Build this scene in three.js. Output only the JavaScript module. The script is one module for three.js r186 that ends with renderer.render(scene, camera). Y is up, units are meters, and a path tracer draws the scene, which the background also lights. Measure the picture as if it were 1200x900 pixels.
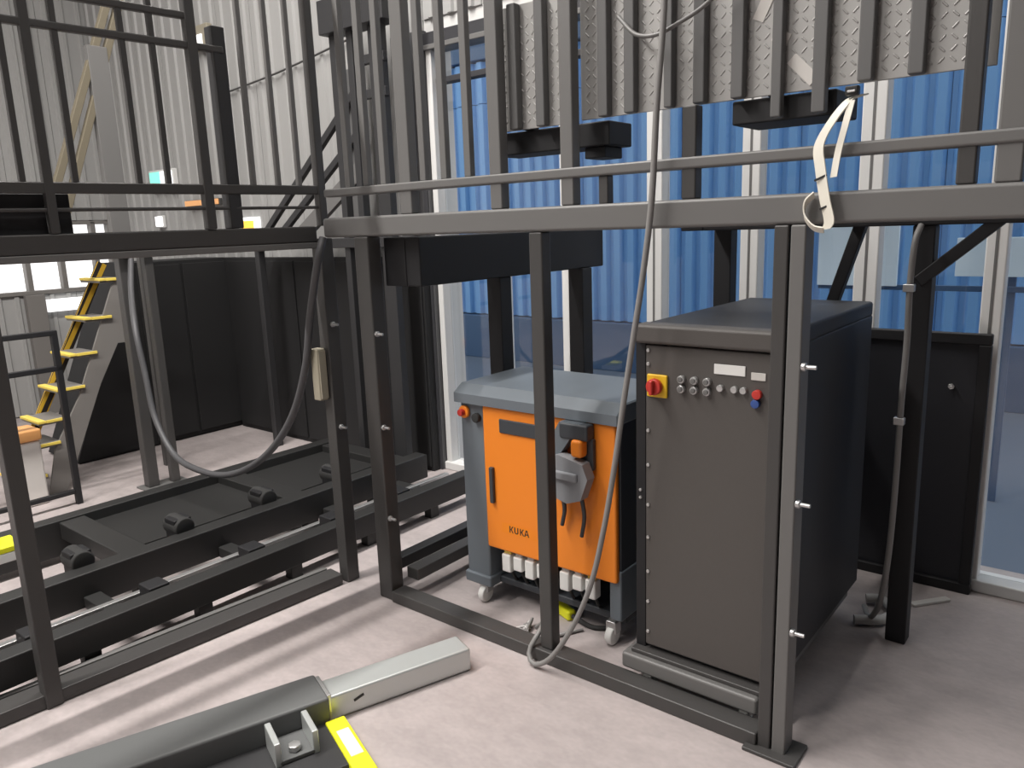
import * as THREE from 'three';
import { RoundedBoxGeometry } from 'three/addons/geometries/RoundedBoxGeometry.js';
import { mergeGeometries } from 'three/addons/utils/BufferGeometryUtils.js';
import { RectAreaLightUniformsLib } from 'three/addons/lights/RectAreaLightUniformsLib.js';

// ---------------------------------------------------------------- camera, sky, lamps, exposure
const scene = new THREE.Scene();
const camera = new THREE.PerspectiveCamera(53.13, 4 / 3, 0.05, 200);
camera.position.set(0, 1.8, 0);
camera.up.set(-0.10045978, 0.97866482, -0.1792289);
camera.lookAt(-0.61962121, 1.8 - 0.20248238, -0.75833399);
const renderer = new THREE.WebGLRenderer({ antialias: true });
renderer.toneMapping = THREE.LinearToneMapping;
renderer.toneMappingExposure = 1.05;
renderer.shadowMap.enabled = true;
RectAreaLightUniformsLib.init();
scene.background = new THREE.Color(1.3, 1.33, 1.33);      // flat overcast sky beyond the windows
const LAMP_Y = 6.0;
// [x, z, length, width, radiance, label, turn]
const LAMPS = [
  [-3.86, 0.4, 6.6, 0.07, 440, 'long linear ceiling lamp hanging over the left cage frame', -0.08],
  [-1.3, -0.6, 5.6, 0.09, 64, 'dimmer linear ceiling lamp hanging over the dark control cabinet', 0],
  [-3.4, 9.0, 7.0, 0.16, 42, 'linear ceiling lamp hanging in the far open part of the hall', 0],
];

// ---------------------------------------------------------------- helpers
let seed = 7;
const rnd = () => (seed = (seed * 16807) % 2147483647) / 2147483647;
const used = {};
function numbered(name) { const n = used[name] = (used[name] ?? -1) + 1; return n ? `${name}_${String(n).padStart(3, '0')}` : name; }
function shade(m) { m.castShadow = true; m.receiveShadow = true; return m; }
function thing(name, label, category, pos = [0, 0, 0], group) {
  const o = new THREE.Group(); o.name = numbered(name); o.position.set(...pos);
  o.userData = { label, category }; if (group) o.userData.group = group;
  scene.add(o); return o;
}
function struct(name, pos = [0, 0, 0]) {
  const o = new THREE.Group(); o.name = name; o.position.set(...pos); o.userData = { kind: 'structure' }; scene.add(o); return o;
}
// all part helpers take world coordinates and place the part in its (unrotated) thing
function origin(p) { const v = new THREE.Vector3(); for (let q = p; q && q !== scene; q = q.parent) v.add(q.position); return v; }
function add(name, geo, mat, parent, pos = [0, 0, 0], label) {
  const m = shade(new THREE.Mesh(geo, mat)); m.name = name; parent.updateWorldMatrix(true, false);
  m.position.copy(parent.worldToLocal(new THREE.Vector3(...pos)));
  if (label) m.userData.label = label;
  parent.add(m); turnTo(m, new THREE.Quaternion()); return m;
}
function turnTo(m, q) { m.quaternion.copy(m.parent.getWorldQuaternion(new THREE.Quaternion()).invert().multiply(q)); return m; }
const boxCache = new Map();
function boxGeo(w, h, d, r) {
  const k = [w, h, d, r].map((v) => v.toFixed(4)).join();
  if (!boxCache.has(k)) boxCache.set(k, r > 0 ? new RoundedBoxGeometry(w, h, d, 1, Math.min(r, w / 2.1, h / 2.1, d / 2.1)) : new THREE.BoxGeometry(w, h, d));
  return boxCache.get(k);
}
function box(name, mat, parent, [x0, x1], [y0, y1], [z0, z1], r = 0.006, label) {
  return add(name, boxGeo(x1 - x0, y1 - y0, z1 - z0, r), mat, parent, [(x0 + x1) / 2, (y0 + y1) / 2, (z0 + z1) / 2], label);
}
const V = (p) => new THREE.Vector3(...p);
function bar(name, mat, parent, a, b, w, h, r = 0.005, label) {        // square tube from a to b, h measured upwards
  const A = V(a), B = V(b), d = B.clone().sub(A), L = d.length(); d.normalize();
  const ref = Math.abs(d.y) > 0.9 ? new THREE.Vector3(1, 0, 0) : new THREE.Vector3(0, 1, 0);
  const x = ref.clone().cross(d).normalize(), y = d.clone().cross(x);
  const m = add(name, boxGeo(w, h, L, r), mat, parent, A.add(B).multiplyScalar(0.5).toArray(), label);
  turnTo(m, new THREE.Quaternion().setFromRotationMatrix(new THREE.Matrix4().makeBasis(x, y, d)));
  return m;
}
function tube(name, mat, parent, pts, r, seg = 8, label) {
  const c = new THREE.CatmullRomCurve3(pts.map(V));
  const o = pts[0]; const g = new THREE.TubeGeometry(c, pts.length * 8, r, seg); g.translate(-o[0], -o[1], -o[2]);
  return add(name, g, mat, parent, o, label);
}
function cyl(name, mat, parent, a, b, r, seg = 20, label) {
  const A = V(a), B = V(b), d = B.clone().sub(A), L = d.length();
  const c = Math.min(0.15 * r, L * 0.2);
  const g = new THREE.LatheGeometry([[0, -L / 2], [r - c, -L / 2], [r, -L / 2 + c], [r, L / 2 - c], [r - c, L / 2], [0, L / 2]].map((p) => new THREE.Vector2(...p)), seg);
  const m = add(name, g, mat, parent, A.add(B).multiplyScalar(0.5).toArray(), label);
  return turnTo(m, new THREE.Quaternion().setFromUnitVectors(new THREE.Vector3(0, 1, 0), d.normalize()));
}
function plate(name, mat, parent, outline, depth, pos, axis = 'z', label) {   // extruded outline; axis x: outline is (z, y)
  const s = new THREE.Shape(outline.map((p) => new THREE.Vector2(...p)));
  const g = new THREE.ExtrudeGeometry(s, { depth, bevelEnabled: false });
  if (axis === 'x') g.rotateY(-Math.PI / 2);
  return add(name, g, mat, parent, pos, label);
}
function ribbon(name, mat, parent, pts, wdir, w, t, label) {                 // flat strap following pts
  const c = new THREE.CatmullRomCurve3(pts.map(V)), n = pts.length * 6, W = V(wdir).normalize().multiplyScalar(w / 2), pos = [], idx = [];
  for (let i = 0; i <= n; i++) {
    const p = c.getPoint(i / n), d = c.getTangent(i / n), nn = d.clone().cross(W).normalize().multiplyScalar(t / 2);
    for (const [a, b] of [[1, 1], [-1, 1], [-1, -1], [1, -1]]) pos.push(p.x + a * W.x + b * nn.x - pts[0][0], p.y + a * W.y + b * nn.y - pts[0][1], p.z + a * W.z + b * nn.z - pts[0][2]);
    if (i < n) for (let k = 0; k < 4; k++) { const a = i * 4 + k, b = i * 4 + (k + 1) % 4; idx.push(a, b, a + 4, b, b + 4, a + 4); }
  }
  const e = n * 4; idx.push(0, 2, 1, 0, 3, 2, e, e + 1, e + 2, e, e + 2, e + 3);
  let g = new THREE.BufferGeometry(); g.setAttribute('position', new THREE.Float32BufferAttribute(pos, 3)); g.setIndex(idx); g = g.toNonIndexed(); g.computeVertexNormals();
  return add(name, g, mat, parent, pts[0], label);
}

// ---------------------------------------------------------------- procedural materials
function noiseField(n, scales) {                                             // tileable value noise, several octaves, 0..1
  const out = new Float32Array(n * n);
  for (const [cx, cy, amp] of scales) {
    const g = new Float32Array(cx * cy).map(() => rnd());
    for (let y = 0; y < n; y++) for (let x = 0; x < n; x++) {
      const fx = x / n * cx, fy = y / n * cy, ix = fx | 0, iy = fy | 0; let u = fx - ix, v = fy - iy; u = u * u * (3 - 2 * u); v = v * v * (3 - 2 * v);
      const q = (i, j) => g[((iy + j) % cy) * cx + (ix + i) % cx];
      out[y * n + x] += amp * ((q(0, 0) * (1 - u) + q(1, 0) * u) * (1 - v) + (q(0, 1) * (1 - u) + q(1, 1) * u) * v);
    }
  }
  return out;
}
function tex(n, field, fn, srgb = true) {
  const d = new Uint8Array(n * n * 4);
  for (let i = 0; i < n * n; i++) { const c = fn(field[i], i); d.set([c[0], c[1], c[2], 255], i * 4); }
  const t = new THREE.DataTexture(d, n, n); t.wrapS = t.wrapT = THREE.RepeatWrapping; t.magFilter = THREE.LinearFilter; t.minFilter = THREE.LinearMipmapLinearFilter;
  t.generateMipmaps = true; if (srgb) t.colorSpace = THREE.SRGBColorSpace; t.needsUpdate = true; return t;
}
const nf = noiseField(512, [[3, 5, 0.3], [10, 17, 0.25], [34, 60, 0.2], [128, 190, 0.15], [256, 256, 0.1]]);
const fine = noiseField(256, [[64, 64, 0.5], [128, 128, 0.5]]);
const floorMap = tex(512, nf, (v) => { const k = 0.86 + 0.28 * v; return [173 * k, 164 * k, 163 * k].map((c) => Math.min(255, c)); });
const floorRough = tex(512, nf, (v) => { const c = 140 + 90 * v; return [c, c, c]; }, false);
const fineBump = tex(256, fine, (v) => { const c = 255 * v; return [c, c, c]; }, false);
const S = (color, roughness = 0.5, metalness = 0, extra = {}) => new THREE.MeshStandardMaterial({ color, roughness, metalness, ...extra });
const lin = (r, g, b) => new THREE.Color().setRGB(r, g, b);
const M = {
  floor: S(0xffffff, 1, 0, { map: floorMap, roughnessMap: floorRough, bumpMap: fineBump, bumpScale: 0.0006 }),
  wall: S(lin(0.36, 0.36, 0.355), 0.6), wallDark: S(lin(0.10, 0.10, 0.105), 0.6), plaster: S(lin(0.62, 0.62, 0.61), 0.9), ceiling: S(lin(0.25, 0.25, 0.25), 0.9), wallFar: S(lin(0.3, 0.3, 0.3), 0.9),
  steel: S(lin(0.060, 0.058, 0.057), 0.42, 0, { bumpMap: fineBump, bumpScale: 0.0003 }),
  steelGrey: S(lin(0.15, 0.148, 0.145), 0.45), steelDark: S(lin(0.030, 0.030, 0.032), 0.5),
  black: S(lin(0.010, 0.010, 0.012), 0.6), blackSheet: S(lin(0.012, 0.012, 0.013), 0.7),
  frameLight: S(lin(0.72, 0.72, 0.71), 0.45), frameDark: S(lin(0.04, 0.04, 0.045), 0.5),
  galv: S(lin(0.62, 0.65, 0.64), 0.38, 0.55), greyPaint: S(lin(0.13, 0.135, 0.135), 0.5), zinc: S(lin(0.6, 0.6, 0.6), 0.35, 0.8),
  tread: S(lin(0.40, 0.395, 0.385), 0.42, 0.3), batten: S(lin(0.12, 0.12, 0.12), 0.5),
  orange: S(lin(0.95, 0.27, 0.022), 0.45), ctlGrey: S(lin(0.155, 0.18, 0.205), 0.45), ctlDark: S(lin(0.05, 0.056, 0.065), 0.5), pendant: S(lin(0.27, 0.28, 0.30), 0.7),
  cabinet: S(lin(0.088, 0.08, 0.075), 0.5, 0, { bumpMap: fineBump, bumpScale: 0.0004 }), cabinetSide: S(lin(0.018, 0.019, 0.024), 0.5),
  yellow: S(lin(0.80, 0.50, 0.02), 0.5), red: S(lin(0.55, 0.04, 0.03), 0.45), white: S(lin(0.8, 0.8, 0.78), 0.5), blueBtn: S(lin(0.04, 0.09, 0.3), 0.4),
  button: S(lin(0.55, 0.55, 0.55), 0.3, 0.6), rubber: S(lin(0.03, 0.03, 0.03), 0.8), cable: S(lin(0.24, 0.235, 0.23), 0.5), track: S(lin(0.022, 0.022, 0.022), 0.5), cableDark: S(lin(0.075, 0.075, 0.08), 0.5), cableWhite: S(lin(0.55, 0.54, 0.53), 0.55),
  strap: S(lin(0.78, 0.75, 0.66), 0.7), ink: S(lin(0.02, 0.02, 0.02), 0.5), tape: S(lin(0.62, 0.60, 0.57), 0.6), hiVis: S(lin(0.85, 0.86, 0.02), 0.5),
  nosing: S(lin(0.85, 0.66, 0.12), 0.6), stair: S(lin(0.20, 0.19, 0.18), 0.6), beige: S(lin(0.15, 0.13, 0.09), 0.7), cream: S(lin(0.34, 0.31, 0.24), 0.6),
  binWhite: S(lin(0.68, 0.65, 0.62), 0.6), binLid: S(lin(0.85, 0.42, 0.15), 0.5), olive: S(lin(0.09, 0.1, 0.03), 0.5),
  blueClad: S(lin(0.17, 0.37, 0.68), 0.5), navy: S(lin(0.045, 0.10, 0.2), 0.5), paleBlue: S(lin(0.75, 0.9, 1.0), 0.6), outGround: S(lin(0.10, 0.135, 0.19), 0.9),
  glass: new THREE.MeshPhysicalMaterial({ color: 0xffffff, transmission: 1, thickness: 0, roughness: 0.02, ior: 1.5 }),
  frosted: S(lin(0.8, 0.8, 0.8), 0.7, 0, { emissive: lin(1, 1, 1), emissiveIntensity: 1.0 }),
  lamp: S(0xffffff, 0.6, 0, { emissive: lin(1, 0.97, 0.93), emissiveIntensity: 6 }),
  teal: S(lin(0.15, 0.6, 0.5), 0.5, 0, { emissive: lin(0.3, 0.85, 0.72), emissiveIntensity: 0.8 }),
  signWhite: S(lin(0.8, 0.8, 0.8), 0.5, 0, { emissive: lin(1, 1, 1), emissiveIntensity: 1.0 }),
  signYellow: S(lin(0.9, 0.6, 0.1), 0.5, 0, { emissive: lin(1, 0.62, 0.05), emissiveIntensity: 0.7 }),
  amber: S(lin(0.7, 0.35, 0.15), 0.5, 0, { emissive: lin(1, 0.5, 0.2), emissiveIntensity: 0.35 }),
};
{ // hazard stripes for the stair stringer: flat yellow and black print
  const n = 64, d = new Float32Array(n * n); for (let y = 0; y < n; y++) for (let x = 0; x < n; x++) d[y * n + x] = ((x + y) % n) / n;
  const t = tex(n, d, (v) => (v < 0.5 ? [214, 172, 50] : [38, 32, 30])); t.repeat.set(1, 1); M.hazard = S(0xffffff, 0.6, 0, { map: t });
}

// ---------------------------------------------------------------- the setting
const X0 = -9, X1 = 12, Z0 = -4.05, Z1 = 14, HC = 7.6;
{
  const g = new THREE.BoxGeometry(X1 - X0 + 0.6, 0.25, Z1 - Z0 + 0.6); const uv = g.attributes.uv, p = g.attributes.position;
  for (let i = 0; i < uv.count; i++) uv.setXY(i, p.getX(i) / 2.6, p.getZ(i) / 2.2);
  const f = add('floor', g, M.floor, scene, [(X0 + X1) / 2, -0.125, (Z0 + Z1) / 2]); f.userData = { kind: 'structure' };
  const c = add('ceiling', new THREE.BoxGeometry(X1 - X0 + 0.6, 0.2, Z1 - Z0 + 0.6), M.ceiling, scene, [(X0 + X1) / 2, HC + 0.1, (Z0 + Z1) / 2]); c.userData = { kind: 'structure' };
  const og = add('ground_outside', new THREE.BoxGeometry(60, 0.2, 22), M.outGround, scene, [-4, -0.42, Z0 - 0.31 - 11]); og.userData = { kind: 'structure' };
}
const wb = struct('wall_back', [X0, 0, Z0]);
const WX0 = -3.97, WX1 = 1.35, WTOP = 3.1;
box('wall_slab', M.plaster, wb, [X0 - 0.2, WX0], [0, HC], [Z0 - 0.25, Z0], 0);
box('wall_slab', M.plaster, wb, [WX0, WX1], [WTOP, HC], [Z0 - 0.25, Z0], 0);
box('wall_slab', M.plaster, wb, [WX1, X1 + 0.2], [0, HC], [Z0 - 0.25, Z0], 0);
function sheetGeo(w, h, ribs) {                                             // ribbed steel sheet, front towards +z
  const gs = [new THREE.BoxGeometry(w - 0.008, h, 0.014).translate(0, 0, 0.007)];
  for (let i = 0; i < ribs; i++) {
    const s = new THREE.Shape([[-0.03, 0], [0.03, 0], [0.017, 0.022], [-0.017, 0.022]].map((q) => new THREE.Vector2(...q)));
    const e = new THREE.ExtrudeGeometry(s, { depth: h, bevelEnabled: false }).rotateX(Math.PI / 2).translate(0, h / 2, 0).scale(1, 1, 1);
    e.translate(-w / 2 + w * (i + 0.5) / ribs, 0, 0.012); gs.push(e);
  }
  return mergeGeometries(gs.map((g) => (g.index ? g.toNonIndexed() : g)));
}
{
  const w = 0.503, full = sheetGeo(w, HC - 0.02, 3), n = 10;
  for (let i = 0; i < n; i++) add('wall_panel', full, M.wall, wb, [X0 + w * (i + 0.5), HC / 2, Z0]);
  const w2 = 0.532, up = sheetGeo(w2, HC - WTOP - 0.1, 3);
  for (let i = 0; i < 10; i++) add('wall_panel', up, M.wall, wb, [WX0 + w2 * (i + 0.5), (HC + WTOP + 0.08) / 2, Z0]);
}
const wl = struct('wall_left', [X0, 0, 0]);
const LZ0 = -4.0, LZ1 = -1.2, LY0 = 1.27, LY1 = 2.0;
box('wall_slab', M.plaster, wl, [X0 - 0.2, X0], [0, LY0], [Z0, Z1], 0);
box('wall_slab', M.plaster, wl, [X0 - 0.2, X0], [LY1, HC], [Z0, Z1], 0);
box('wall_slab', M.plaster, wl, [X0 - 0.2, X0], [LY0, LY1], [LZ1, Z1], 0);
box('wall_slab', M.plaster, wl, [X0 - 0.2, X0], [LY0, LY1], [Z0, LZ0], 0);
{
  const g = sheetGeo(0.5, LY0 - 0.03, 3).rotateY(Math.PI / 2), g2 = sheetGeo(0.5, HC - LY1 - 0.03, 3).rotateY(Math.PI / 2);
  for (let i = 0; i < 7; i++) { add('wall_panel', g, M.wall, wl, [X0, LY0 / 2, Z0 + 0.25 + 0.5 * i]); add('wall_panel', g2, M.wall, wl, [X0, (HC + LY1) / 2, Z0 + 0.25 + 0.5 * i]); }
}
for (const [n, b] of [['wall_right', [[X1, X1 + 0.2], [0, HC], [Z0, Z1]]], ['wall_front', [[X0 - 0.2, X1 + 0.2], [0, HC], [Z1, Z1 + 0.2]]]]) {
  const m = box(n, M.wallFar, scene, ...b, 0); m.userData = { kind: 'structure' };
}
{ // far window on the left wall, glowing frosted panes
  const w = struct('window_2', [X0 - 0.1, LY0, LZ0]);
  const cuts = [LZ0, -3.82, -3.46, -3.12, -2.62, -2.12, -1.62, LZ1];
  for (let i = 0; i + 1 < cuts.length; i++) box('pane', M.frosted, w, [X0 - 0.09, X0 - 0.07], [LY0 + 0.03, LY1 - 0.03], [cuts[i] + 0.025, cuts[i + 1] - 0.025], 0);
  for (const c of cuts) box('mullion', M.stair, w, [X0 - 0.1, X0 + 0.02], [LY0, LY1], [c - 0.025, c + 0.025], 0.004);
  box('sill', M.stair, w, [X0 - 0.1, X0 + 0.05], [LY0 - 0.01, LY0 + 0.03], [LZ0 - 0.02, LZ1 + 0.02], 0.004);
  box('window_head', M.stair, w, [X0 - 0.1, X0 + 0.02], [LY1 - 0.03, LY1 + 0.01], [LZ0 - 0.02, LZ1 + 0.02], 0.004);
  const t = box('trim_2', M.stair, scene, [X0 + 0.04, X0 + 0.12], [0, 1.26], [-3.2, -3.02], 0.004); t.userData = { kind: 'structure' };
  const s = box('light_strip', M.frosted, scene, [X0 + 0.04, X0 + 0.1], [1.07, 1.2], [-3.62, -3.22], 0.004);
  s.name = 'light_panel'; s.userData = { label: 'short bright white light panel under the far left windows', category: 'light panel' };
}
{ // pilaster left of the glazing
  const t = struct('trim_1', [-4.1, 0, Z0]); box('trim_face', M.wallDark, t, [-4.26, -3.955], [0, 3.12], [Z0, Z0 + 0.06], 0.006); box('trim_edge', M.frameDark, t, [-4.0, -3.96], [0, 3.1], [Z0 + 0.06, Z0 + 0.075], 0.004);
}
{ // the glazed facade
  const w = struct('window_1', [WX0, 0, Z0]);
  const mull = [-3.925, -3.35, -2.82, -2.19, -1.625, -1.035, -0.495, 0.085, 0.665, 1.3], wd = [0.05, 0.045, 0.055, 0.1, 0.1, 0.11, 0.085, 0.09, 0.09, 0.08];
  mull.forEach((x, i) => { const m = box('mullion', M.frameLight, w, [x - wd[i] / 2, x + wd[i] / 2], [0.02, 3.0], [Z0 - 0.07, Z0 + 0.03], 0.008);
    if (wd[i] > 0.08) box('mullion_groove', M.steelGrey, m, [x - 0.006, x + 0.006], [0.03, 2.98], [Z0 + 0.025, Z0 + 0.0325], 0); });
  box('head_frame', M.frameDark, w, [WX0, WX1], [3.0, 3.1], [Z0 - 0.12, Z0 + 0.04], 0.006);
  box('head_trim', M.steelGrey, w, [WX0, WX1], [2.985, 3.02], [Z0 - 0.1, Z0 + 0.05], 0.006);
  box('transom', M.frameDark, w, [WX0, WX1], [2.77, 2.81], [Z0 - 0.085, Z0 - 0.01], 0.006);
  box('sill', M.frameLight, w, [WX0, WX1], [0, 0.06], [Z0 - 0.1, Z0 + 0.045], 0.008);
  for (let i = 0; i + 1 < mull.length; i++) {
    const a = mull[i] + wd[i] / 2, b = mull[i + 1] - wd[i + 1] / 2;
    box('pane', M.glass, w, [a, b], [0.06, 2.77], [Z0 - 0.052, Z0 - 0.046], 0);
    box('pane', M.glass, w, [a, b], [2.81, 2.985], [Z0 - 0.052, Z0 - 0.046], 0);
  }
}
{ // building across the yard: ribbed blue sheets over a navy plinth
  const zb = -9.5, gy = -0.32, b = thing('building', 'blue ribbed metal building seen through the glazed wall', 'building', [-5, gy, zb]);
  box('wall', M.navy, b, [-14, 6], [gy, 5.2], [zb - 0.7, zb - 0.03], 0);
  const n = 13, W = 20 / n, pitch = W / 7;
  const s = [[-W / 2, 0.02]];
  for (let i = 0; i < 7; i++) { const x = -W / 2 + pitch * i; s.push([x, 0], [x + pitch * 0.25, 0], [x + pitch * 0.42, -0.06], [x + pitch * 0.83, -0.06]); }
  s.push([W / 2 - 0.006, 0], [W / 2 - 0.006, 0.02]);
  const g = new THREE.ExtrudeGeometry(new THREE.Shape(s.map((q) => new THREE.Vector2(...q))), { depth: 1, bevelEnabled: false }).rotateX(-Math.PI / 2);
  const lo = g.clone().scale(1, 3.24, 1), hi = g.clone().scale(1, 0.6, 1);
  for (let i = 0; i < n; i++) { const x = -14 + W * (i + 0.5); add('cladding_panel', lo, M.blueClad, b, [x, 0.4, zb]); add('cladding_panel', hi, M.blueClad, b, [x, 3.65, zb]); }
  box('plinth', M.navy, b, [-14, 6], [gy, 0.38], [zb - 0.03, zb + 0.12], 0.01);
  box('fascia', M.navy, b, [-14, 6], [4.27, 5.2], [zb - 0.1, zb + 0.1], 0.02);
  const zs = -6.3, s2 = thing('signboard', 'pale blue blank board standing outside behind the glazing', 'board', [-1.3, gy, zs]);
  box('board', M.paleBlue, s2, [-1.98, -1.4], [1.25, 1.75], [zs - 0.03, zs], 0.004); box('board', M.paleBlue, s2, [-1.02, -0.55], [1.33, 1.6], [zs - 0.03, zs], 0.004);
  box('rail', M.navy, s2, [-1.98, -0.55], [1.22, 1.26], [zs - 0.06, zs - 0.03], 0.004);
  for (const x of [-1.9, -0.7]) box('post', M.navy, s2, [x, x + 0.05], [gy, 1.5], [zs - 0.09, zs - 0.06], 0.004);
}
for (const [x, z, L, w, I, label, turn] of LAMPS) {
  const t = thing('linear_lamp', label, 'lamp', [x, LAMP_Y, z]);
  box('housing', M.frameLight, t, [x - w / 2 - 0.02, x + w / 2 + 0.02], [LAMP_Y + 0.03, LAMP_Y + 0.1], [z - L / 2 - 0.02, z + L / 2 + 0.02], 0.006);
  box('diffuser', M.lamp, t, [x - w / 2, x + w / 2], [LAMP_Y + 0.005, LAMP_Y + 0.03], [z - L / 2, z + L / 2], 0);
  for (const s of [-0.4, 0.4]) cyl('hanger', M.zinc, t, [x, LAMP_Y + 0.1, z + s * L], [x, HC, z + s * L], 0.006, 8);
  const l = new THREE.RectAreaLight(new THREE.Color(1, 0.955, 0.91), I, w, L); l.name = 'lamp_light'; l.position.set(0, -0.004, 0); l.rotation.x = -Math.PI / 2; t.add(l); t.rotation.y = turn;
}

// ---------------------------------------------------------------- front cage frame (along x) and its bolts
function bolt(parent, a, dir, len = 0.045) {
  const b = [a[0] + dir[0] * len, a[1] + dir[1] * len, a[2] + dir[2] * len], c = [a[0] + dir[0] * 0.014, a[1] + dir[1] * 0.014, a[2] + dir[2] * 0.014];
  const m = cyl('bolt', M.zinc, parent, a, b, 0.007, 8); cyl('nut', M.zinc, parent, a, c, 0.014, 6); return m;
}
{
  const t = thing('cage_frame', 'black steel cage frame standing in front of the orange controller and dark cabinet', 'steel frame', [-1.8, 0, -2.36]);
  box('top_beam', M.steelGrey, t, [-3.02, 0.6], [1.772, 1.862], [-2.4, -2.325], 0.012);
  box('sill_beam', M.steel, t, [-2.70, -0.862], [0, 0.058], [-2.4, -2.31], 0.006);
  const c = box('post', M.steel, t, [-2.80, -2.705], [0, 1.772], [-2.4, -2.32], 0.008);
  for (const y of [1.33, 0.885, 0.43]) bolt(c, [-2.705, y, -2.335], [1, 0, 0]);
  box('post', M.steel, t, [-1.80, -1.738], [0.058, 1.772], [-2.39, -2.33], 0.008);
  box('post', M.steel, t, [-0.862, -0.817], [0, 1.772], [-2.4, -2.32], 0.006);
  const d = box('post', M.steelGrey, t, [-0.812, -0.766], [0, 1.772], [-2.4, -2.32], 0.006);
  for (const y of [1.348, 0.909, 0.465]) bolt(d, [-0.766, y, -2.33], [1, 0, 0]);
  box('foot_plate', M.steel, t, [-0.9, -0.72], [0, 0.014], [-2.42, -2.28], 0.004);
  box('post', M.steel, t, [0.52, 0.58], [0, 1.772], [-2.4, -2.33], 0.006);
}
{ // upper guard railing over the front beam
  const t = thing('guard_railing', 'grey upper guard railing of closely spaced bars above the front beam', 'railing', [-1.2, 1.862, -2.36]);
  box('rail', M.steelGrey, t, [-3.0, 0.6], [1.957, 1.993], [-2.39, -2.328], 0.008);
  for (const [x, w, m] of [[-2.457, 0.07, 'steelGrey'], [-1.955, 0.058, 'steelGrey'], [-1.622, 0.055, 'steelGrey'], [-1.15, 0.05, 'steel'], [-0.372, 0.045, 'steel'], [-0.278, 0.06, 'steelGrey'], [0.3, 0.06, 'steelGrey']])
    box('post', M[m], t, [x - w / 2, x + w / 2], [1.862, x === -1.15 ? 2.15 : 3.6], [-2.385, -2.335], 0.006);
  box('post', M.steel, t, [-1.492, -1.455], [1.862, 1.957], [-2.38, -2.34], 0.004);
  for (const x of [-2.842, -2.717, -2.602, -2.357, -2.237, -2.106]) box('baluster', M.steelGrey, t, [x - 0.017, x + 0.017], [1.993, 3.6], [-2.375, -2.345], 0.004);
  box('top_rail', M.steelGrey, t, [-3.0, 0.6], [3.6, 3.64], [-2.385, -2.335], 0.008);
}
// grey tread plate screens hung behind the railing
function treadPanel(label, x0, x1, y0, y1, battens, cut) {
  const t = thing('tread_plate_panel', label, 'panel', [(x0 + x1) / 2, y0, -2.43], undefined);
  const p = box('sheet', M.tread, t, [x0, x1], [y0, y1], [-2.436, -2.426], 0.002);
  const g = new THREE.CapsuleGeometry(0.0028, 0.016, 2, 6).scale(1, 1, 0.6), nx = Math.floor((x1 - x0 - 0.04) / 0.028), ny = Math.floor((y1 - y0 - 0.04) / 0.028);
  const im = new THREE.InstancedMesh(g, M.tread, nx * ny), mt = new THREE.Matrix4(), o = origin(t); let k = 0;
  for (let i = 0; i < nx; i++) for (let j = 0; j < ny; j++) {
    mt.makeRotationZ((i + j) % 2 ? 0.78 : -0.78).setPosition(x0 + 0.03 + i * 0.028 - o.x, y0 + 0.03 + j * 0.028 - o.y, -2.4255 - o.z); im.setMatrixAt(k++, mt);
  }
  im.name = 'raised_tread'; im.userData = { kind: 'stuff' }; shade(im); t.add(im);
  for (const [x, yb, w = 0.04] of battens) box('batten', M.batten, t, [x - w / 2, x + w / 2], [yb ?? y0, y1], [-2.424, -2.39], 0.005);
  return t;
}
treadPanel('shorter grey tread plate screen nearest the window edge', -2.05, -1.672, 2.155, 2.6, [[-1.9], [-1.775]]);
const tp = treadPanel('long grey tread plate screen hanging over the dark cabinet', -1.615, -0.335, 2.16, 3.4, [[-1.505], [-1.40], [-1.255, 2.16, 0.03], [-1.147], [-1.02], [-0.897, 2.09, 0.032], [-0.772, 2.09], [-0.648], [-0.519]]);
for (const [x, y, a, l] of [[-0.955, 2.41, 1.1, 0.07], [-0.897, 2.32, -0.5, 0.05], [-0.83, 2.22, -0.8, 0.1]]) { const m = box('tape_strip', M.tape, tp, [x - l / 2, x + l / 2], [y - 0.018, y + 0.018], [-2.4255, -2.423], 0); m.rotation.z = a; }
{
  const t = thing('black_beam', 'black beam below the shorter tread plate screen', 'beam', [-1.78, 2.06, -2.55]);
  box('beam_body', M.black, t, [-2.06, -1.52], [2.07, 2.155], [-2.62, -2.46], 0.006); box('end_cap', M.black, t, [-1.64, -1.55], [2.03, 2.07], [-2.6, -2.48], 0.004);
  box('bracket', M.black, t, [-1.9, -1.86], [2.155, 2.22], [-2.5, -2.436], 0.004);
  const u = thing('cable_tray', 'black tray under the long tread plate screen where the white strap hangs', 'tray', [-0.88, 2.08, -2.5]);
  box('tray_body', M.black, u, [-1.055, -0.735], [2.085, 2.158], [-2.66, -2.444], 0.006); box('bracket', M.black, u, [-0.94, -0.9], [2.158, 2.24], [-2.46, -2.437], 0.004);
}

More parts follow.
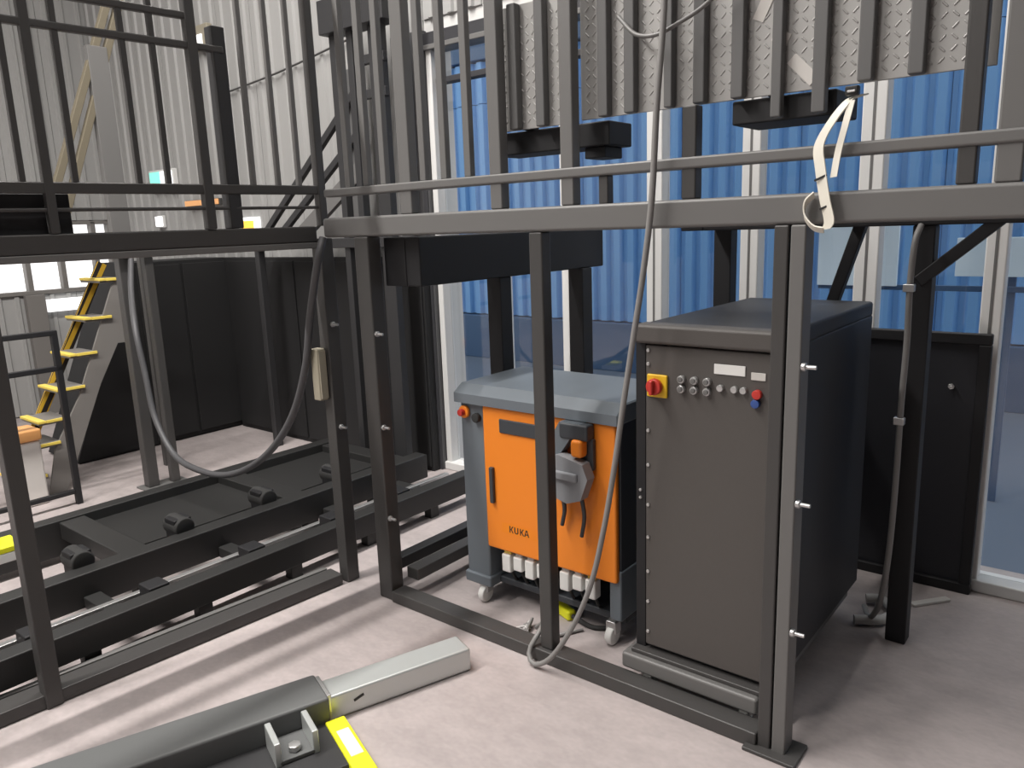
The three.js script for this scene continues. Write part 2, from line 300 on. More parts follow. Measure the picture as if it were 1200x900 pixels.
// ---------------------------------------------------------------- left cage frame and its railing (plane leans 4.6 degrees off the z axis)
const LP = (z, y, off = 0) => [-3.06 - 0.08 * (z + 2.25) + off, y, z];
{
  const t = thing('cage_frame', 'black steel cage frame along the left beside the floor tracks', 'steel frame', [-3.1, 0, -1.5]);
  bar('sill_beam', M.steel, t, LP(-2.3, 0.03, -0.055), LP(-0.3, 0.03, -0.055), 0.11, 0.058);
  bar('inner_bar', M.steelGrey, t, LP(-2.3, 0.03, -0.145), LP(-0.3, 0.03, -0.145), 0.03, 0.05);
  bar('top_beam', M.steel, t, LP(-2.33, 1.79, -0.045), LP(-0.3, 1.79, -0.045), 0.06, 0.075, 0.008);
  bar('lower_flange', M.steelGrey, t, LP(-2.33, 1.738, -0.045), LP(-0.3, 1.738, -0.045), 0.066, 0.028);
  const p = bar('post', M.steel, t, LP(-2.36, 0, -0.03), LP(-2.36, 1.77, -0.03), 0.075, 0.07);
  const q = LP(-2.36, 0); for (const y of [1.356, 0.838]) bolt(p, [q[0] + 0.008, y, -2.35], [1, 0, 0]);
  bar('post', M.steel, t, LP(-0.945, 0.0, -0.02), LP(-0.945, 1.75, -0.02), 0.062, 0.062);
  const c = LP(-2.29, 1.1, 0);
  const j = thing('junction_box', 'cream box fixed on the inner left corner post', 'box', [c[0] - 0.05, 0.98, -2.29]);
  box('housing', M.cream, j, [c[0] - 0.075, c[0] - 0.02], [0.98, 1.24], [-2.322, -2.27], 0.008); box('lid', M.cream, j, [c[0] - 0.02, c[0] - 0.012], [0.99, 1.23], [-2.317, -2.275], 0.003);
}
{
  const t = thing('guard_railing', 'dark upper guard railing above the left cage frame with double upper rails', 'railing', [-3.1, 1.83, -1.5]);
  const R = (y, h, w = 0.035, z0 = -2.38, z1 = -0.3, n = 'rail') => bar(n, M.steel, t, LP(z0, y, -0.03), LP(z1, y, -0.03), w, h, 0.006);
  R(1.995, 0.042, 0.03); R(1.915, 0.014, 0.02); R(2.567, 0.028, 0.03, -1.95); R(2.68, 0.028, 0.03, -1.82);
  for (const [z, w] of [[-1.21, 0.034], [-1.815, 0.042], [-2.371, 0.042], [-0.62, 0.034]]) bar('post', M.steel, t, LP(z, 1.828, -0.03), LP(z, 3.6, -0.03), w, w);
  bar('post', M.steelDark, t, LP(-1.935, 1.828, -0.05), LP(-1.935, 2.66, -0.05), 0.06, 0.06);
  for (const z of [-1.129, -1.306, -1.541, -1.657, -2.033, -2.156, -2.263, -0.8, -0.95]) bar('baluster', z < -2 ? M.steelGrey : M.steel, t, LP(z, 2.015, -0.03), LP(z, 3.6, -0.03), 0.022, 0.022, 0.003);
  bar('kick_plate', M.black, t, LP(-1.285, 1.9, -0.06), LP(-0.3, 1.9, -0.06), 0.012, 0.15, 0.003);
  bar('top_rail', M.steel, t, LP(-2.4, 3.62, -0.03), LP(-0.3, 3.62, -0.03), 0.045, 0.04);
}
{ // side frame running back to the glazing, left of the controller
  const t = thing('side_frame', 'black side frame with a deep top beam running back towards the glazing', 'steel frame', [-2.5, 0, -3.2]);
  box('top_beam', M.black, t, [-2.56, -2.47], [1.545, 1.765], [-3.92, -2.41], 0.008);
  box('end_plate', M.black, t, [-2.70, -2.56], [1.545, 1.765], [-2.5, -2.41], 0.006);
  box('post', M.black, t, [-2.57, -2.48], [0, 1.545], [-3.06, -2.97], 0.006);
  box('post', M.black, t, [-2.56, -2.46], [0, 1.545], [-3.78, -3.68], 0.006);
  box('side_rail', M.steel, t, [-2.70, -2.62], [0.09, 0.15], [-3.85, -2.42], 0.006);
  box('side_rail', M.steelDark, t, [-2.86, -2.79], [0.09, 0.15], [-3.85, -2.42], 0.006);
  box('cross_rail', M.steelDark, t, [-2.86, -2.46], [0.02, 0.09], [-3.06, -2.98], 0.006); box('cross_rail', M.steelDark, t, [-2.86, -2.46], [0.02, 0.09], [-3.78, -3.68], 0.006);
  box('foot_plate', M.steelDark, t, [-2.88, -2.44], [0, 0.02], [-3.1, -2.94], 0.004); box('foot_plate', M.steelDark, t, [-2.88, -2.44], [0, 0.02], [-3.8, -3.64], 0.004);
}
{ // rear support frame right of the cabinet
  const t = thing('rear_support_frame', 'black braced support frame behind the dark cabinet near the glazing', 'steel frame', [-0.6, 0, -3.35]);
  box('top_beam', M.black, t, [-1.55, 0.6], [1.745, 1.84], [-3.4, -3.3], 0.006);
  box('post', M.black, t, [-0.69, -0.61], [0, 1.745], [-3.39, -3.31], 0.006);
  box('post', M.black, t, [-1.66, -1.57], [0, 1.745], [-3.74, -3.66], 0.006); box('link_beam', M.black, t, [-1.66, -1.55], [1.745, 1.84], [-3.74, -3.3], 0.006);
  box('post', M.black, t, [0.5, 0.58], [0, 1.745], [-3.39, -3.31], 0.006);
  bar('brace', M.black, t, [-0.66, 1.53, -3.33], [-0.40, 1.765, -3.33], 0.05, 0.045);
  bar('brace', M.black, t, [-1.48, 0.02, -3.60], [-0.945, 1.76, -3.58], 0.05, 0.05); box('foot_plate', M.black, t, [-1.56, -1.42], [0, 0.02], [-3.66, -3.55], 0.003); box('stub_beam', M.black, t, [-0.99, -0.9], [1.745, 1.84], [-3.62, -3.4], 0.004);
}

// ---------------------------------------------------------------- floor track frame at left
{
  const t = thing('track_frame', 'low black floor track with three long beams and roller brackets at left', 'track frame', [-3.9, 0, -2]);
  box('track_beam', M.track, t, [-3.41, -3.31], [0.07, 0.2], [-3.62, -0.3], 0.008);
  box('track_beam', M.track, t, [-3.86, -3.75], [0.08, 0.25], [-3.62, -0.3], 0.008);
  box('track_beam', M.track, t, [-4.72, -4.62], [0.04, 0.25], [-3.62, -0.3], 0.008);
  box('guide_rail', M.zinc, t, [-3.58, -3.545], [0.12, 0.15], [-3.62, -0.3], 0.004); box('guide_rail', M.track, t, [-4.25, -4.2], [0.1, 0.16], [-3.62, -1.7], 0.004);
  box('infill_plate', M.track, t, [-4.62, -4.02], [0.17, 0.19], [-3.62, -1.72], 0.003);
  for (const z of [-0.75, -1.62, -2.6, -3.45]) box('cross_beam', M.track, t, [-4.62, -3.86], [0.14, 0.24], [z - 0.07, z + 0.07], 0.008);
  for (const z of [-1.35, -2.05, -2.75, -3.3]) box('cross_beam', M.track, t, [-3.75, -3.40], [0.08, 0.14], [z - 0.04, z + 0.04], 0.006);
  for (let i = 0; i < 5; i++) {
    const z = -0.85 - i * 0.52;
    const b = box('roller_bracket', M.black, t, [-3.97, -3.86], [0.12, 0.32], [z - 0.05, z + 0.05], 0.01); cyl('roller', M.rubber, b, [-3.99, 0.27, z], [-3.84, 0.27, z], 0.055, 18);
    const c = box('roller_bracket', M.black, t, [-3.52, -3.41], [0.06, 0.21], [z - 0.2, z - 0.1], 0.008); cyl('roller', M.rubber, c, [-3.53, 0.14, z - 0.15], [-3.40, 0.14, z - 0.15], 0.045, 18);
    box('leg', M.track, t, [-3.38, -3.32], [0, 0.11], [z - 0.35, z - 0.28], 0.004); box('leg', M.track, t, [-3.84, -3.77], [0, 0.15], [z - 0.28, z - 0.2], 0.004); box('leg', M.track, t, [-4.7, -4.64], [0, 0.1], [z - 0.28, z - 0.2], 0.004);
  }
}

{
  const t = thing('marker_block', 'small bright yellow and white block on the floor track beyond the left post', 'marker', [-4.33, 0.25, -1.18]);
  box('block', M.white, t, [-4.42, -4.24], [0.24, 0.29], [-1.25, -1.12], 0.006); box('band', M.hiVis, t, [-4.42, -4.24], [0.29, 0.32], [-1.25, -1.12], 0.005);
}

// ---------------------------------------------------------------- black enclosures and posts under the left platform
{
  const t = thing('black_enclosure', 'tall black sheet enclosure with a sloping end behind the left stair', 'enclosure', [-6.88, 0, -3.1]);
  plate('body', M.blackSheet, t, [[-3.98, 0.02], [-2.42, 0.02], [-3.06, 1.6], [-3.98, 1.6]], 0.6, [-6.58, 0, 0], 'x');
  for (const [a, b] of [[-3.48, -3.09], [-3.97, -3.5]]) box('panel', M.blackSheet, t, [-6.58, -6.565], [0.05, 1.57], [a, b], 0.004);
  box('plinth', M.blackSheet, t, [-7.15, -6.6], [0, 0.02], [-3.97, -2.44], 0);
  const u = thing('black_enclosure', 'long black sheet enclosure along the back wall under the platform', 'enclosure', [-5, 0, -3.96]);
  box('body', M.blackSheet, u, [-6.56, -3.98], [0, 1.6], [-3.99, -3.91], 0.006);
  for (let i = -1; i < 4; i++) box('panel', M.blackSheet, u, [-6 + i * 0.505 + 0.01, -6 + i * 0.505 + 0.49], [0.04, 1.57], [-3.91, -3.895], 0.004);
  const v = thing('support_post', 'pair of grey uprights standing left of the hanging cable', 'post', [-5.5, 0, -2.57]);
  box('upright', M.steel, v, [-5.54, -5.46], [0.012, 1.72], [-2.54, -2.46], 0.006); box('upright', M.steel, v, [-5.50, -5.44], [0.012, 1.72], [-2.69, -2.63], 0.006);
  box('foot_plate', M.steelGrey, v, [-5.58, -5.4], [0, 0.012], [-2.74, -2.42], 0.003); box('head_plate', M.steelGrey, v, [-5.58, -5.4], [1.72, 1.74], [-2.74, -2.42], 0.003);
}
{ // steep stair with yellow nosings
  const t = thing('steel_stair', 'steep grey stair with yellow tread edges and striped stringer at far left', 'stair', [-5.95, 0, -2.2]);
  const H = [[0.16, -1.88], [0.38, -2.0], [0.545, -2.07], [0.753, -2.22], [0.99, -2.34], [1.24, -2.48], [1.515, -2.62]];
  for (const [y, z] of H) { const s = box('tread', M.stair, t, [-6.3, -5.97], [y - 0.03, y], [z - 0.11, z + 0.09], 0.004); box('nosing', M.nosing, s, [-6.3, -5.955], [y - 0.014, y + 0.005], [z + 0.045, z + 0.098], 0.004); box('tread_end', M.nosing, s, [-5.968, -5.955], [y - 0.016, y + 0.005], [z - 0.1, z + 0.045], 0.003); }
  plate('stringer', M.stair, t, [[-2.618, 1.46], [-2.79, 1.6], [-2.72, 1.026], [-2.603, 1.029], [-2.438, 0.743], [-2.1, 0], [-1.98, 0], [-2.06, 0.32], [-2.277, 0.676]].map(([z, y]) => [z, y]), 0.02, [-5.975, 0, 0], 'x');
  const hz = bar('striped_stringer', M.hazard, t, [-6.33, 0, -1.84], [-6.33, 1.62, -2.72], 0.03, 0.07, 0.003, 'black and yellow striped edge bar');
  const g = thing('diagonal_brace', 'pair of beige diagonal bars rising beyond the left upper railing', 'brace', [-5.95, 1.75, -2.5]);
  bar('bar', M.beige, g, [-5.95, 1.75, -2.15], [-5.95, 3.7, -2.94], 0.05, 0.05); bar('bar', M.beige, g, [-5.95, 1.75, -2.27], [-5.95, 3.5, -2.94], 0.05, 0.05); bar('foot_bar', M.beige, g, [-5.95, 1.75, -2.1], [-5.95, 1.75, -2.7], 0.05, 0.05);
  bar('upright', M.steelGrey, g, [-5.95, 1.75, -2.72], [-5.95, 3.15, -2.72], 0.14, 0.06);
  bar('leg', M.steel, g, [-5.95, 0, -2.85], [-5.95, 1.78, -2.85], 0.05, 0.05); bar('foot_bar', M.steel, g, [-5.95, 1.75, -2.68], [-5.95, 1.75, -2.9], 0.05, 0.05);
}
{
  const t = thing('access_tower', 'dark stair tower with steep handrails behind the corner of the railings', 'stair', [-4.5, 0, -3.7]);
  bar('handrail', M.steelDark, t, [-5.62, 1.75, -3.7], [-4.31, 2.75, -3.7], 0.04, 0.05); bar('handrail', M.steelDark, t, [-5.40, 1.75, -3.7], [-4.28, 2.49, -3.7], 0.04, 0.05); bar('stringer', M.steelGrey, t, [-5.15, 1.75, -3.72], [-4.3, 2.25, -3.72], 0.04, 0.12);
  for (const [x, w] of [[-4.49, 0.06], [-4.31, 0.06], [-4.06, 0.12]]) box('post', M.steelDark, t, [x - w / 2, x + w / 2], [0, 3.3], [-3.72, -3.66], 0.005);
  box('side_panel', M.batten, t, [-4.48, -4.3], [1.7, 2.9], [-3.74, -3.72], 0.004);
  for (const y of [2.7, 2.92]) box('rail', M.steelDark, t, [-4.3, -3.99], [y - 0.03, y + 0.03], [-3.71, -3.67], 0.004);
  box('head_beam', M.steelDark, t, [-4.55, -3.9], [3.12, 3.34], [-3.76, -3.6], 0.006);
  box('landing_beam', M.steelDark, t, [-5.7, -4.0], [1.68, 1.75], [-3.76, -3.64], 0.006); box('post', M.steelDark, t, [-5.68, -5.62], [0, 1.68], [-3.72, -3.66], 0.005);
}
{
  const t = thing('waste_bin', 'white bin with an orange rim beyond the far left handrail', 'bin', [-5.9, 0, -1.83]);
  box('body', M.binWhite, t, [-6.0, -5.8], [0, 0.46], [-1.92, -1.74], 0.02); box('rim', M.binLid, t, [-6.01, -5.79], [0.46, 0.54], [-1.93, -1.73], 0.015);
  const h = thing('handrail', 'thin black two-bar handrail at the far left', 'handrail', [-5.6, 0, -1.5]);
  for (const z of [-2.03, -0.9]) box('post', M.black, h, [-5.62, -5.58], [0, 1.2], [z - 0.02, z + 0.02], 0.005);
  for (const y of [1.2, 0.96]) box('rail', M.black, h, [-5.62, -5.58], [y - 0.015, y + 0.02], [-2.05, -0.88], 0.005);
  box('kick_rail', M.black, h, [-5.62, -5.58], [0.08, 0.11], [-2.01, -0.92], 0.005);
}
{ // lights, signs and markers on the back wall
  const zf = Z0 + 0.036;
  const e = thing('exit_sign', 'green and white lit exit sign on the back wall', 'sign', [-7.64, 2.28, zf]);
  box('housing', M.frameLight, e, [-7.88, -7.4], [2.27, 2.46], [zf, zf + 0.05], 0.008); box('green_face', M.teal, e, [-7.86, -7.66], [2.29, 2.44], [zf + 0.05, zf + 0.056], 0); box('white_face', M.signWhite, e, [-7.65, -7.42], [2.29, 2.44], [zf + 0.05, zf + 0.056], 0);
  const l = thing('wall_lamp', 'small white wall lamp under the exit sign', 'lamp', [-7.8, 1.9, zf]); box('base', M.frameLight, l, [-7.86, -7.74], [1.9, 2.02], [zf, zf + 0.03], 0.006); box('lens', M.signWhite, l, [-7.85, -7.75], [1.91, 2.01], [zf + 0.03, zf + 0.06], 0.006);
  const y = thing('warning_sign', 'small lit yellow and white sign low on the back wall', 'sign', [-6.24, 1.84, zf]); box('board', M.signWhite, y, [-6.45, -6.08], [1.81, 1.95], [zf, zf + 0.02], 0.003); box('yellow_panel', M.signYellow, y, [-6.36, -6.16], [1.85, 1.92], [zf + 0.02, zf + 0.026], 0.002);
  for (const [a, b, q, lab] of [[-7.26, -6.95, 2.08, 'wider orange marker light on the back wall'], [-6.82, -6.66, 2.08, 'narrower orange marker light on the back wall']]) { const m = thing('marker_light', lab, 'light', [(a + b) / 2, q, zf]); box('base', M.steel, m, [a, b], [q, q + 0.06], [zf, zf + 0.03], 0.004); box('lens', M.amber, m, [a + 0.01, b - 0.01], [q + 0.005, q + 0.055], [zf + 0.03, zf + 0.05], 0.006); }
  const h = thing('flood_lamp', 'pale yellow lit flood lamp high on the back wall', 'lamp', [-6.66, 3.43, zf]); box('housing', M.cream, h, [-6.8, -6.52], [3.42, 3.62], [zf, zf + 0.06], 0.01); box('lens', M.signWhite, h, [-6.72, -6.6], [3.44, 3.54], [zf + 0.06, zf + 0.07], 0.004);
  const w = thing('wall_wire', 'thin dark wire slung across the pale back wall', 'wire', [-6.4, 3.05, zf]); tube('wire', M.steel, w, [[-6.5, 3.02, zf + 0.01], [-5.6, 3.08, zf + 0.02], [-4.6, 3.2, zf + 0.01]], 0.008, 6);
}

// ---------------------------------------------------------------- robot controller
{
  const t = thing('robot_controller', 'orange and grey robot controller cabinet on white castors inside the cage', 'controller', [-1.98, 0, -2.85]);
  const zf = -2.57;
  box('side_column', M.ctlGrey, t, [-2.42, -2.275], [0.13, 1.008], [-3.05, zf], 0.012);
  box('body', M.ctlDark, t, [-2.275, -1.56], [0.33, 1.008], [-3.05, zf - 0.02], 0.008);
  box('side_column', M.ctlGrey, t, [-1.615, -1.555], [0.13, 0.36], [-2.75, zf - 0.01], 0.01); box('side_column', M.ctlGrey, t, [-2.38, -1.6], [0.14, 0.3], [-3.06, -2.98], 0.01);
  box('base_frame', M.ctlDark, t, [-2.41, -1.56], [0.10, 0.135], [-3.05, -2.63], 0.008); box('base_skirt', M.ctlGrey, t, [-2.43, -2.265], [0.095, 0.15], [-2.7, zf + 0.012], 0.01);
  // bevelled hood
  const hood = new THREE.ExtrudeGeometry(new THREE.Shape([[-3.09, 0], [-2.545, 0], [-2.545, 0.035], [-2.6, 0.07], [-3.06, 0.07], [-3.09, 0.05]].map((q) => new THREE.Vector2(...q))), { depth: 0.88, bevelEnabled: true, bevelSize: 0.006, bevelThickness: 0.006, bevelSegments: 1 });
  hood.rotateY(-Math.PI / 2).translate(0, 0, 0); add('hood', hood, M.ctlGrey, t, [-1.548, 1.008, 0]);
  const d = box('door', M.orange, t, [-2.275, -1.565], [0.31, 1.0], [zf - 0.02, zf + 0.012], 0.012, 'orange front door');
  box('handle', M.ctlDark, d, [-2.235, -2.212], [0.54, 0.715], [zf + 0.01, zf + 0.03], 0.006);
  box('display_panel', M.ctlDark, d, [-2.17, -1.93], [0.885, 0.95], [zf + 0.01, zf + 0.02], 0.005);
  box('door_seam', M.ctlDark, d, [-1.902, -1.897], [0.32, 0.97], [zf + 0.0105, zf + 0.0132], 0);
  // maker's lettering on the door, flat print on a thin plate
  const cv = document.createElement('canvas'); cv.width = 256; cv.height = 64; const cx = cv.getContext('2d');
  cx.fillStyle = '#f98e1c'; cx.fillRect(0, 0, 256, 64); cx.fillStyle = '#3a2a1c'; cx.font = 'bold 58px sans-serif'; cx.textAlign = 'center'; cx.textBaseline = 'middle'; cx.fillText('KUKA', 128, 34, 236);
  const lt = new THREE.CanvasTexture(cv); lt.colorSpace = THREE.SRGBColorSpace;
  add('lettering', new THREE.PlaneGeometry(0.2, 0.05), S(0xffffff, 0.45, 0, { map: lt }), d, [-2.08, 0.43, zf + 0.0128]);
  const k = cyl('rotary_switch', M.orange, t, [-2.385, 0.955, zf], [-2.385, 0.955, zf + 0.02], 0.03); cyl('knob', M.red, k, [-2.385, 0.955, zf + 0.02], [-2.385, 0.955, zf + 0.045], 0.016, 14);
  cyl('lock', M.rubber, t, [-2.31, 0.935, zf], [-2.31, 0.935, zf + 0.025], 0.022);
  for (let i = 0; i < 7; i++) { const x = -2.2 + i * 0.068 + (i > 3 ? 0.06 : 0); const c = box('connector', M.white, t, [x, x + 0.052], [0.2 + 0.02 * (i % 2), 0.29], [zf - 0.05, zf + 0.002], 0.008); box('connector_clip', i % 3 ? M.cableWhite : M.nosing, c, [x + 0.006, x + 0.046], [0.285, 0.32], [zf - 0.055, zf - 0.012], 0.004); tube('lead', M.rubber, c, [[x + 0.026, 0.21, zf - 0.03], [x + 0.03, 0.12, zf - 0.09], [x + 0.05, 0.09, zf - 0.25]], 0.008, 6); }
  for (const [x, z] of [[-2.33, -2.6], [-1.62, -2.62], [-2.33, -2.98], [-1.62, -2.98]]) { const f = box('castor_fork', M.zinc, t, [x - 0.025, x + 0.025], [0.05, 0.11], [z - 0.025, z + 0.025], 0.006); cyl('castor_wheel', M.white, f, [x - 0.018, 0.042, z + 0.01], [x + 0.018, 0.042, z + 0.01], 0.042, 20); }
}
{
  const zf = -2.555, t = thing('teach_pendant', 'grey hand-held control unit hanging on the orange controller door', 'control unit', [-1.78, 0.68, zf]);
  plate('bracket', M.ctlGrey, t, [[-1.89, 0.86], [-1.80, 0.998], [-1.70, 0.998], [-1.80, 0.86], [-1.76, 0.78], [-1.86, 0.78]], 0.05, [0, 0, zf + 0.002], 'z', 'grey angled holder');
  box('arm', M.ctlDark, t, [-1.80, -1.66], [0.93, 0.998], [zf, zf + 0.06], 0.01);
  box('stop_button', M.orange, t, [-1.735, -1.68], [0.86, 0.935], [zf + 0.02, zf + 0.075], 0.014, 'orange stop button'); box('button_mount', M.ctlDark, t, [-1.75, -1.655], [0.80, 0.935], [zf, zf + 0.025], 0.006);
  const pos = [[-1.89, 0.83], [-1.79, 0.865], [-1.67, 0.84], [-1.645, 0.78], [-1.68, 0.685], [-1.75, 0.66], [-1.86, 0.69], [-1.895, 0.75]];
  plate('cover', M.pendant, t, pos, 0.055, [0, 0, zf + 0.03], 'z', 'light grey soft cover'); box('cover_flap', M.pendant, t, [-1.87, -1.69], [0.76, 0.8], [zf + 0.08, zf + 0.1], 0.012);
  for (const [x, y0] of [[-1.80, 0.53], [-1.70, 0.50]]) tube('lead', M.ctlDark, t, [[x, 0.7, zf + 0.05], [x + 0.005, (0.7 + y0) / 2, zf + 0.035], [x - 0.02, y0, zf + 0.02]], 0.009, 8);
}

// ---------------------------------------------------------------- dark control cabinet
{
  const t = thing('control_cabinet', 'tall dark grey electrical cabinet with yellow and red main switch', 'cabinet', [-1.12, 0, -2.95]);
  const zf = -2.46, xr = -0.86;
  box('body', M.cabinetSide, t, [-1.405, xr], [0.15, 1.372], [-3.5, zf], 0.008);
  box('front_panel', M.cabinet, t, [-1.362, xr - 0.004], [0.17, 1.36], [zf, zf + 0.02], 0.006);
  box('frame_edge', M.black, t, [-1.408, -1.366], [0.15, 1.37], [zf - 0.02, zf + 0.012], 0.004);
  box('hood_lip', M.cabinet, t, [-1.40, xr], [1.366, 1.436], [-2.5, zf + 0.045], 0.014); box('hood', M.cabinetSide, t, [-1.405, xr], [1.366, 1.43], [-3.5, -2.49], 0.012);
  box('plinth', M.steelGrey, t, [-1.44, xr - 0.03], [0.07, 0.135], [-3.48, -2.385], 0.012); box('plinth_top', M.steel, t, [-1.41, xr - 0.02], [0.135, 0.152], [-3.48, -2.41], 0.004);
  const zp = zf + 0.02;
  const s = box('main_switch', M.yellow, t, [-1.352, -1.27], [1.17, 1.255], [zp, zp + 0.012], 0.006, 'yellow plate with red rotary main switch'); cyl('rotary_knob', M.red, s, [-1.314, 1.212, zp + 0.012], [-1.314, 1.212, zp + 0.036], 0.03, 22); box('grip', M.red, s, [-1.322, -1.306], [1.185, 1.239], [zp + 0.034, zp + 0.056], 0.006);
  for (const x of [-1.215, -1.166, -1.118]) for (const y of [1.247, 1.212]) { const b = cyl('push_button', M.button, t, [x, y, zp], [x, y, zp + 0.018], 0.014, 16); cyl('button_cap', M.steelGrey, b, [x, y, zp + 0.018], [x, y, zp + 0.024], 0.009, 12); }
  for (const x of [-1.07, -1.02, -0.988]) cyl('push_button', M.button, t, [x, 1.23, zp], [x, 1.23, zp + 0.016], 0.012, 16);
  box('name_plate', M.white, t, [-1.096, -0.985], [1.277, 1.312], [zp, zp + 0.004], 0.0015, 'blank white label plate'); box('name_plate', M.tape, t, [-0.965, -0.915], [1.268, 1.294], [zp, zp + 0.004], 0.0015);
  cyl('red_button', M.red, t, [-0.94, 1.222, zp], [-0.94, 1.222, zp + 0.02], 0.016, 16); cyl('blue_button', M.blueBtn, t, [-0.945, 1.19, zp], [-0.945, 1.19, zp + 0.018], 0.015, 16);
  for (const y of [1.34, 1.29, 1.04, 0.907, 0.75, 0.62, 0.48, 0.355, 0.228]) cyl('screw', M.zinc, t, [-1.35, y, zp], [-1.35, y, zp + 0.006], 0.007, 8);
  for (const y of [0.8, 0.77]) cyl('screw', M.zinc, t, [-1.387, y, zf + 0.01], [-1.387, y, zf + 0.018], 0.006, 8);
  for (const [x, z] of [[-1.34, -2.44], [-0.95, -2.44], [-1.34, -3.4], [-0.95, -3.4]]) { const f = box('castor_fork', M.zinc, t, [x - 0.025, x + 0.025], [0.04, 0.072], [z - 0.025, z + 0.025], 0.005); cyl('castor_wheel', M.white, f, [x - 0.018, 0.034, z], [x + 0.018, 0.034, z], 0.034, 18); }
}
{
  const t = thing('barrier_panel', 'low black framed panel standing by the glazing right of the dark cabinet', 'panel', [-0.77, 0, -3.96]);
  box('sheet', M.cabinetSide, t, [-1.04, -0.51], [0.03, 1.21], [-3.985, -3.97], 0.003);
  box('frame_bar', M.black, t, [-1.08, -0.47], [1.2, 1.25], [-3.99, -3.95], 0.006); box('frame_bar', M.black, t, [-1.08, -0.47], [0, 0.05], [-3.99, -3.95], 0.006); box('frame_bar', M.black, t, [-1.08, -1.03], [0.05, 1.2], [-3.99, -3.95], 0.006); box('frame_bar', M.black, t, [-0.52, -0.47], [0.05, 1.2], [-3.99, -3.95], 0.006);
  bolt(t, [-0.62, 1.0, -3.965], [0.3, 0, 0.95], 0.03);
}

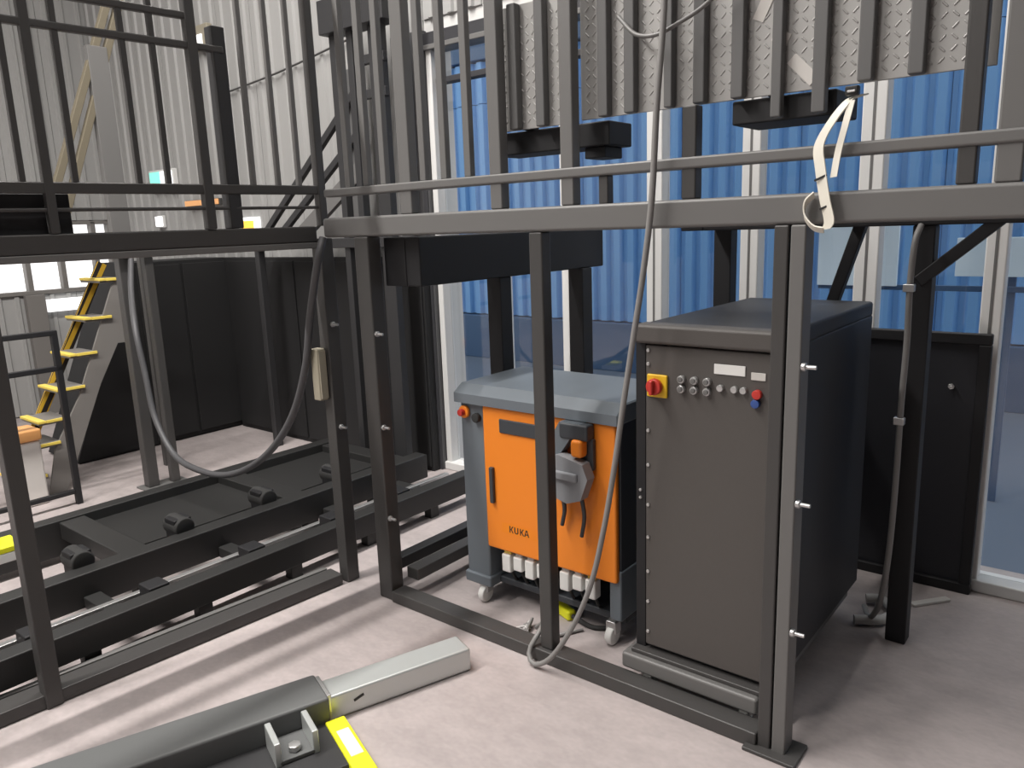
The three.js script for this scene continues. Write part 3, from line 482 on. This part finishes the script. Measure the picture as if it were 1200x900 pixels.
// ---------------------------------------------------------------- cables and strap
{
  const a = thing('hanging_cable', 'thick grey cable looping down between the left posts', 'cable', [-3.0, 1.78, -2.25]);
  tube('cable_run', M.cableDark, a, [[-2.98, 1.772, -2.29], [-2.97, 1.69, -2.25], [-3.075, 1.407, -2.25], [-3.15, 1.15, -2.25], [-3.31, 0.868, -2.25], [-3.59, 0.617, -2.25], [-3.96, 0.448, -2.25], [-4.297, 0.41, -2.25], [-4.592, 0.46, -2.25], [-4.808, 0.671, -2.26], [-4.904, 0.94, -2.28], [-5.0, 1.21, -2.3], [-5.25, 1.45, -2.42], [-5.46, 1.7, -2.55]], 0.019, 10);
  const b = thing('hanging_cable', 'slim grey cable dangling before the controller to a low loop', 'cable', [-1.25, 1.9, -2.27]);
  tube('cable_run', M.cable, b, [[-1.205, 3.6, -2.32], [-1.214, 2.456, -2.29], [-1.233, 2.161, -2.28], [-1.251, 1.862, -2.28], [-1.282, 1.629, -2.28], [-1.322, 1.397, -2.28], [-1.364, 1.152, -2.28], [-1.401, 0.926, -2.28], [-1.447, 0.687, -2.28], [-1.512, 0.429, -2.275], [-1.617, 0.198, -2.27], [-1.727, 0.046, -2.265], [-1.794, 0.015, -2.265], [-1.83, 0.045, -2.29], [-1.82, 0.11, -2.35], [-1.86, 0.1, -2.43], [-1.95, 0.02, -2.5]], 0.0105, 10);
  const c = thing('hanging_cable', 'dark thin cable sagging across the top of the long tread plate screen', 'cable', [-1.2, 2.37, -2.33]);
  tube('cable_run', M.steelGrey, c, [[-1.42, 2.46, -2.36], [-1.333, 2.386, -2.33], [-1.257, 2.372, -2.32], [-1.184, 2.392, -2.32], [-1.1, 2.43, -2.33], [-0.98, 2.52, -2.33], [-0.9, 2.62, -2.345], [-0.885, 2.62, -2.385]], 0.007, 8);
  const d = thing('hanging_cable', 'grey cable hanging down the rear support post to the floor', 'cable', [-0.66, 1.74, -3.22]);
  tube('cable_run', M.cable, d, [[-0.655, 1.745, -3.28], [-0.66, 1.70, -3.23], [-0.665, 1.54, -3.21], [-0.662, 1.313, -3.21], [-0.667, 1.044, -3.21], [-0.667, 0.765, -3.21], [-0.673, 0.474, -3.21], [-0.685, 0.31, -3.22], [-0.72, 0.15, -3.3], [-0.78, 0.03, -3.42], [-0.83, 0.02, -3.53]], 0.012, 8);
  for (const [y, x] of [[0.98, -0.67], [1.5, -0.667]]) box('cable_clip', M.zinc, d, [x - 0.02, x + 0.02], [y, y + 0.03], [-3.225, -3.195], 0.004);
  const e = thing('cable_coil', 'short grey cable coil on the floor right of the dark cabinet', 'cable', [-0.78, 0, -3.5]);
  tube('cable_run', M.cableWhite, e, [[-0.84, 0.025, -3.60], [-0.79, 0.028, -3.62], [-0.73, 0.028, -3.58], [-0.705, 0.028, -3.5], [-0.74, 0.026, -3.42], [-0.79, 0.025, -3.39], [-0.83, 0.023, -3.37]], 0.022, 10);
  const f = thing('floor_strip', 'loose pale strip lying on the floor before the barrier panel', 'strip', [-0.6, 0, -3.77]);
  const s = bar('strip', M.tape, f, [-0.665, 0.008, -3.69], [-0.54, 0.008, -3.845], 0.035, 0.014, 0.004);
  const g = thing('strap', 'white webbing strap hanging from the tray and looped over the front beam', 'strap', [-0.7, 1.9, -2.29]);
  ribbon('webbing', M.strap, g, [[-0.655, 2.125, -2.42], [-0.665, 2.105, -2.325], [-0.697, 2.06, -2.305], [-0.735, 1.99, -2.305], [-0.727, 1.926, -2.30], [-0.71, 1.842, -2.296], [-0.695, 1.775, -2.296], [-0.705, 1.757, -2.30]], [1, 0.15, 0.3], 0.032, 0.004);
  ribbon('webbing_loop', M.strap, g, [[-0.706, 1.755, -2.285], [-0.735, 1.762, -2.29], [-0.765, 1.795, -2.298], [-0.766, 1.832, -2.302], [-0.745, 1.855, -2.31]], [0.2, 0.6, 1], 0.03, 0.004);
  ribbon('loose_end', M.strap, g, [[-0.655, 2.10, -2.31], [-0.665, 2.04, -2.30], [-0.682, 1.97, -2.305], [-0.69, 1.90, -2.30]], [1, 0.1, 0.2], 0.02, 0.003);
  const bk = box('buckle', M.ink, g, [-0.675, -0.64], [2.115, 2.14], [-2.335, -2.31], 0.004); box('buckle_bar', M.zinc, bk, [-0.668, -0.646], [2.122, 2.128], [-2.311, -2.305], 0.002);
  for (const [x, y] of [[-0.724, 1.9], [-0.706, 1.82]]) { const q = box('stitching', M.ink, g, [x - 0.018, x + 0.018], [y - 0.003, y + 0.003], [-2.296, -2.293], 0); q.rotation.z = 0.4; }
  // loose leads on the floor inside the cage
  const h = thing('floor_leads', 'tangle of thin pale leads on the floor behind the front sill', 'leads', [-1.97, 0, -2.45]);
  for (let i = 0; i < 5; i++) tube('lead', i % 2 ? M.cableWhite : M.cable, h, [[-2.06 + 0.02 * i, 0.008, -2.44 - 0.01 * i], [-2.0, 0.012 + 0.006 * i, -2.46 - 0.02 * i], [-1.93, 0.01, -2.44 + 0.012 * i], [-1.86 + 0.02 * i, 0.01, -2.5 - 0.03 * i]], 0.006, 6);
  const j = thing('yellow_plug', 'yellow green plug lying on the floor under the orange controller', 'plug', [-1.94, 0, -2.69]);
  bar('plug_body', M.hiVis, j, [-2.0, 0.025, -2.72], [-1.87, 0.025, -2.67], 0.05, 0.05, 0.014); tube('plug_lead', M.rubber, j, [[-1.87, 0.025, -2.67], [-1.75, 0.012, -2.66], [-1.66, 0.012, -2.72]], 0.011, 8);
}

// ---------------------------------------------------------------- steel beam lying in front
{
  const t = thing('box_beam', 'bright galvanised square beam in a dark grey sleeve lying on the front floor', 'beam', [-2.3, 0, -1.4]);
  const u = new THREE.Vector3(0.34, 0, -0.94).normalize(), P = (d, y, o = 0) => [-2.25 + u.x * d - u.z * o, y, -1.55 + u.z * d + u.x * o];
  bar('inner_tube', M.galv, t, P(-0.3, 0.05), P(0.605, 0.05), 0.128, 0.1, 0.01);
  bar('sleeve', M.greyPaint, t, P(-1.3, 0.062), P(0.0, 0.062), 0.19, 0.116, 0.012);
  bar('end_collar', M.zinc, t, P(-0.004, 0.06), P(0.012, 0.06), 0.15, 0.115, 0.004); bar('slot', M.ink, t, P(0.1, 0.052, 0.0645), P(0.14, 0.066, 0.0645), 0.003, 0.01, 0);
  const o0 = 0.17;
  bar('base_plate', M.steelDark, t, P(-1.2, 0.012, o0 + 0.04), P(-0.02, 0.012, o0 + 0.04), 0.3, 0.024, 0.004);
  bar('yellow_edge', M.hiVis, t, P(0.01, 0.016, 0.1), P(0.01, 0.016, 0.44), 0.075, 0.034, 0.006, 'bright yellow marked edge');
  bar('white_patch', M.white, t, P(0.012, 0.0335, 0.18), P(0.012, 0.0335, 0.34), 0.045, 0.003, 0.001);
  for (const d of [-0.10, -0.23]) bar('bracket_cheek', M.galv, t, P(d, 0.065, 0.1), P(d, 0.065, 0.24), 0.022, 0.09, 0.004);
  bar('bracket_floor', M.greyPaint, t, P(-0.23, 0.032, 0.17), P(-0.1, 0.032, 0.17), 0.14, 0.016, 0.004);
  const bt = P(-0.165, 0.04, 0.2); cyl('bolt', M.zinc, t, bt, [bt[0], 0.062, bt[2]], 0.024, 6);
}
renderer.render(scene, camera);
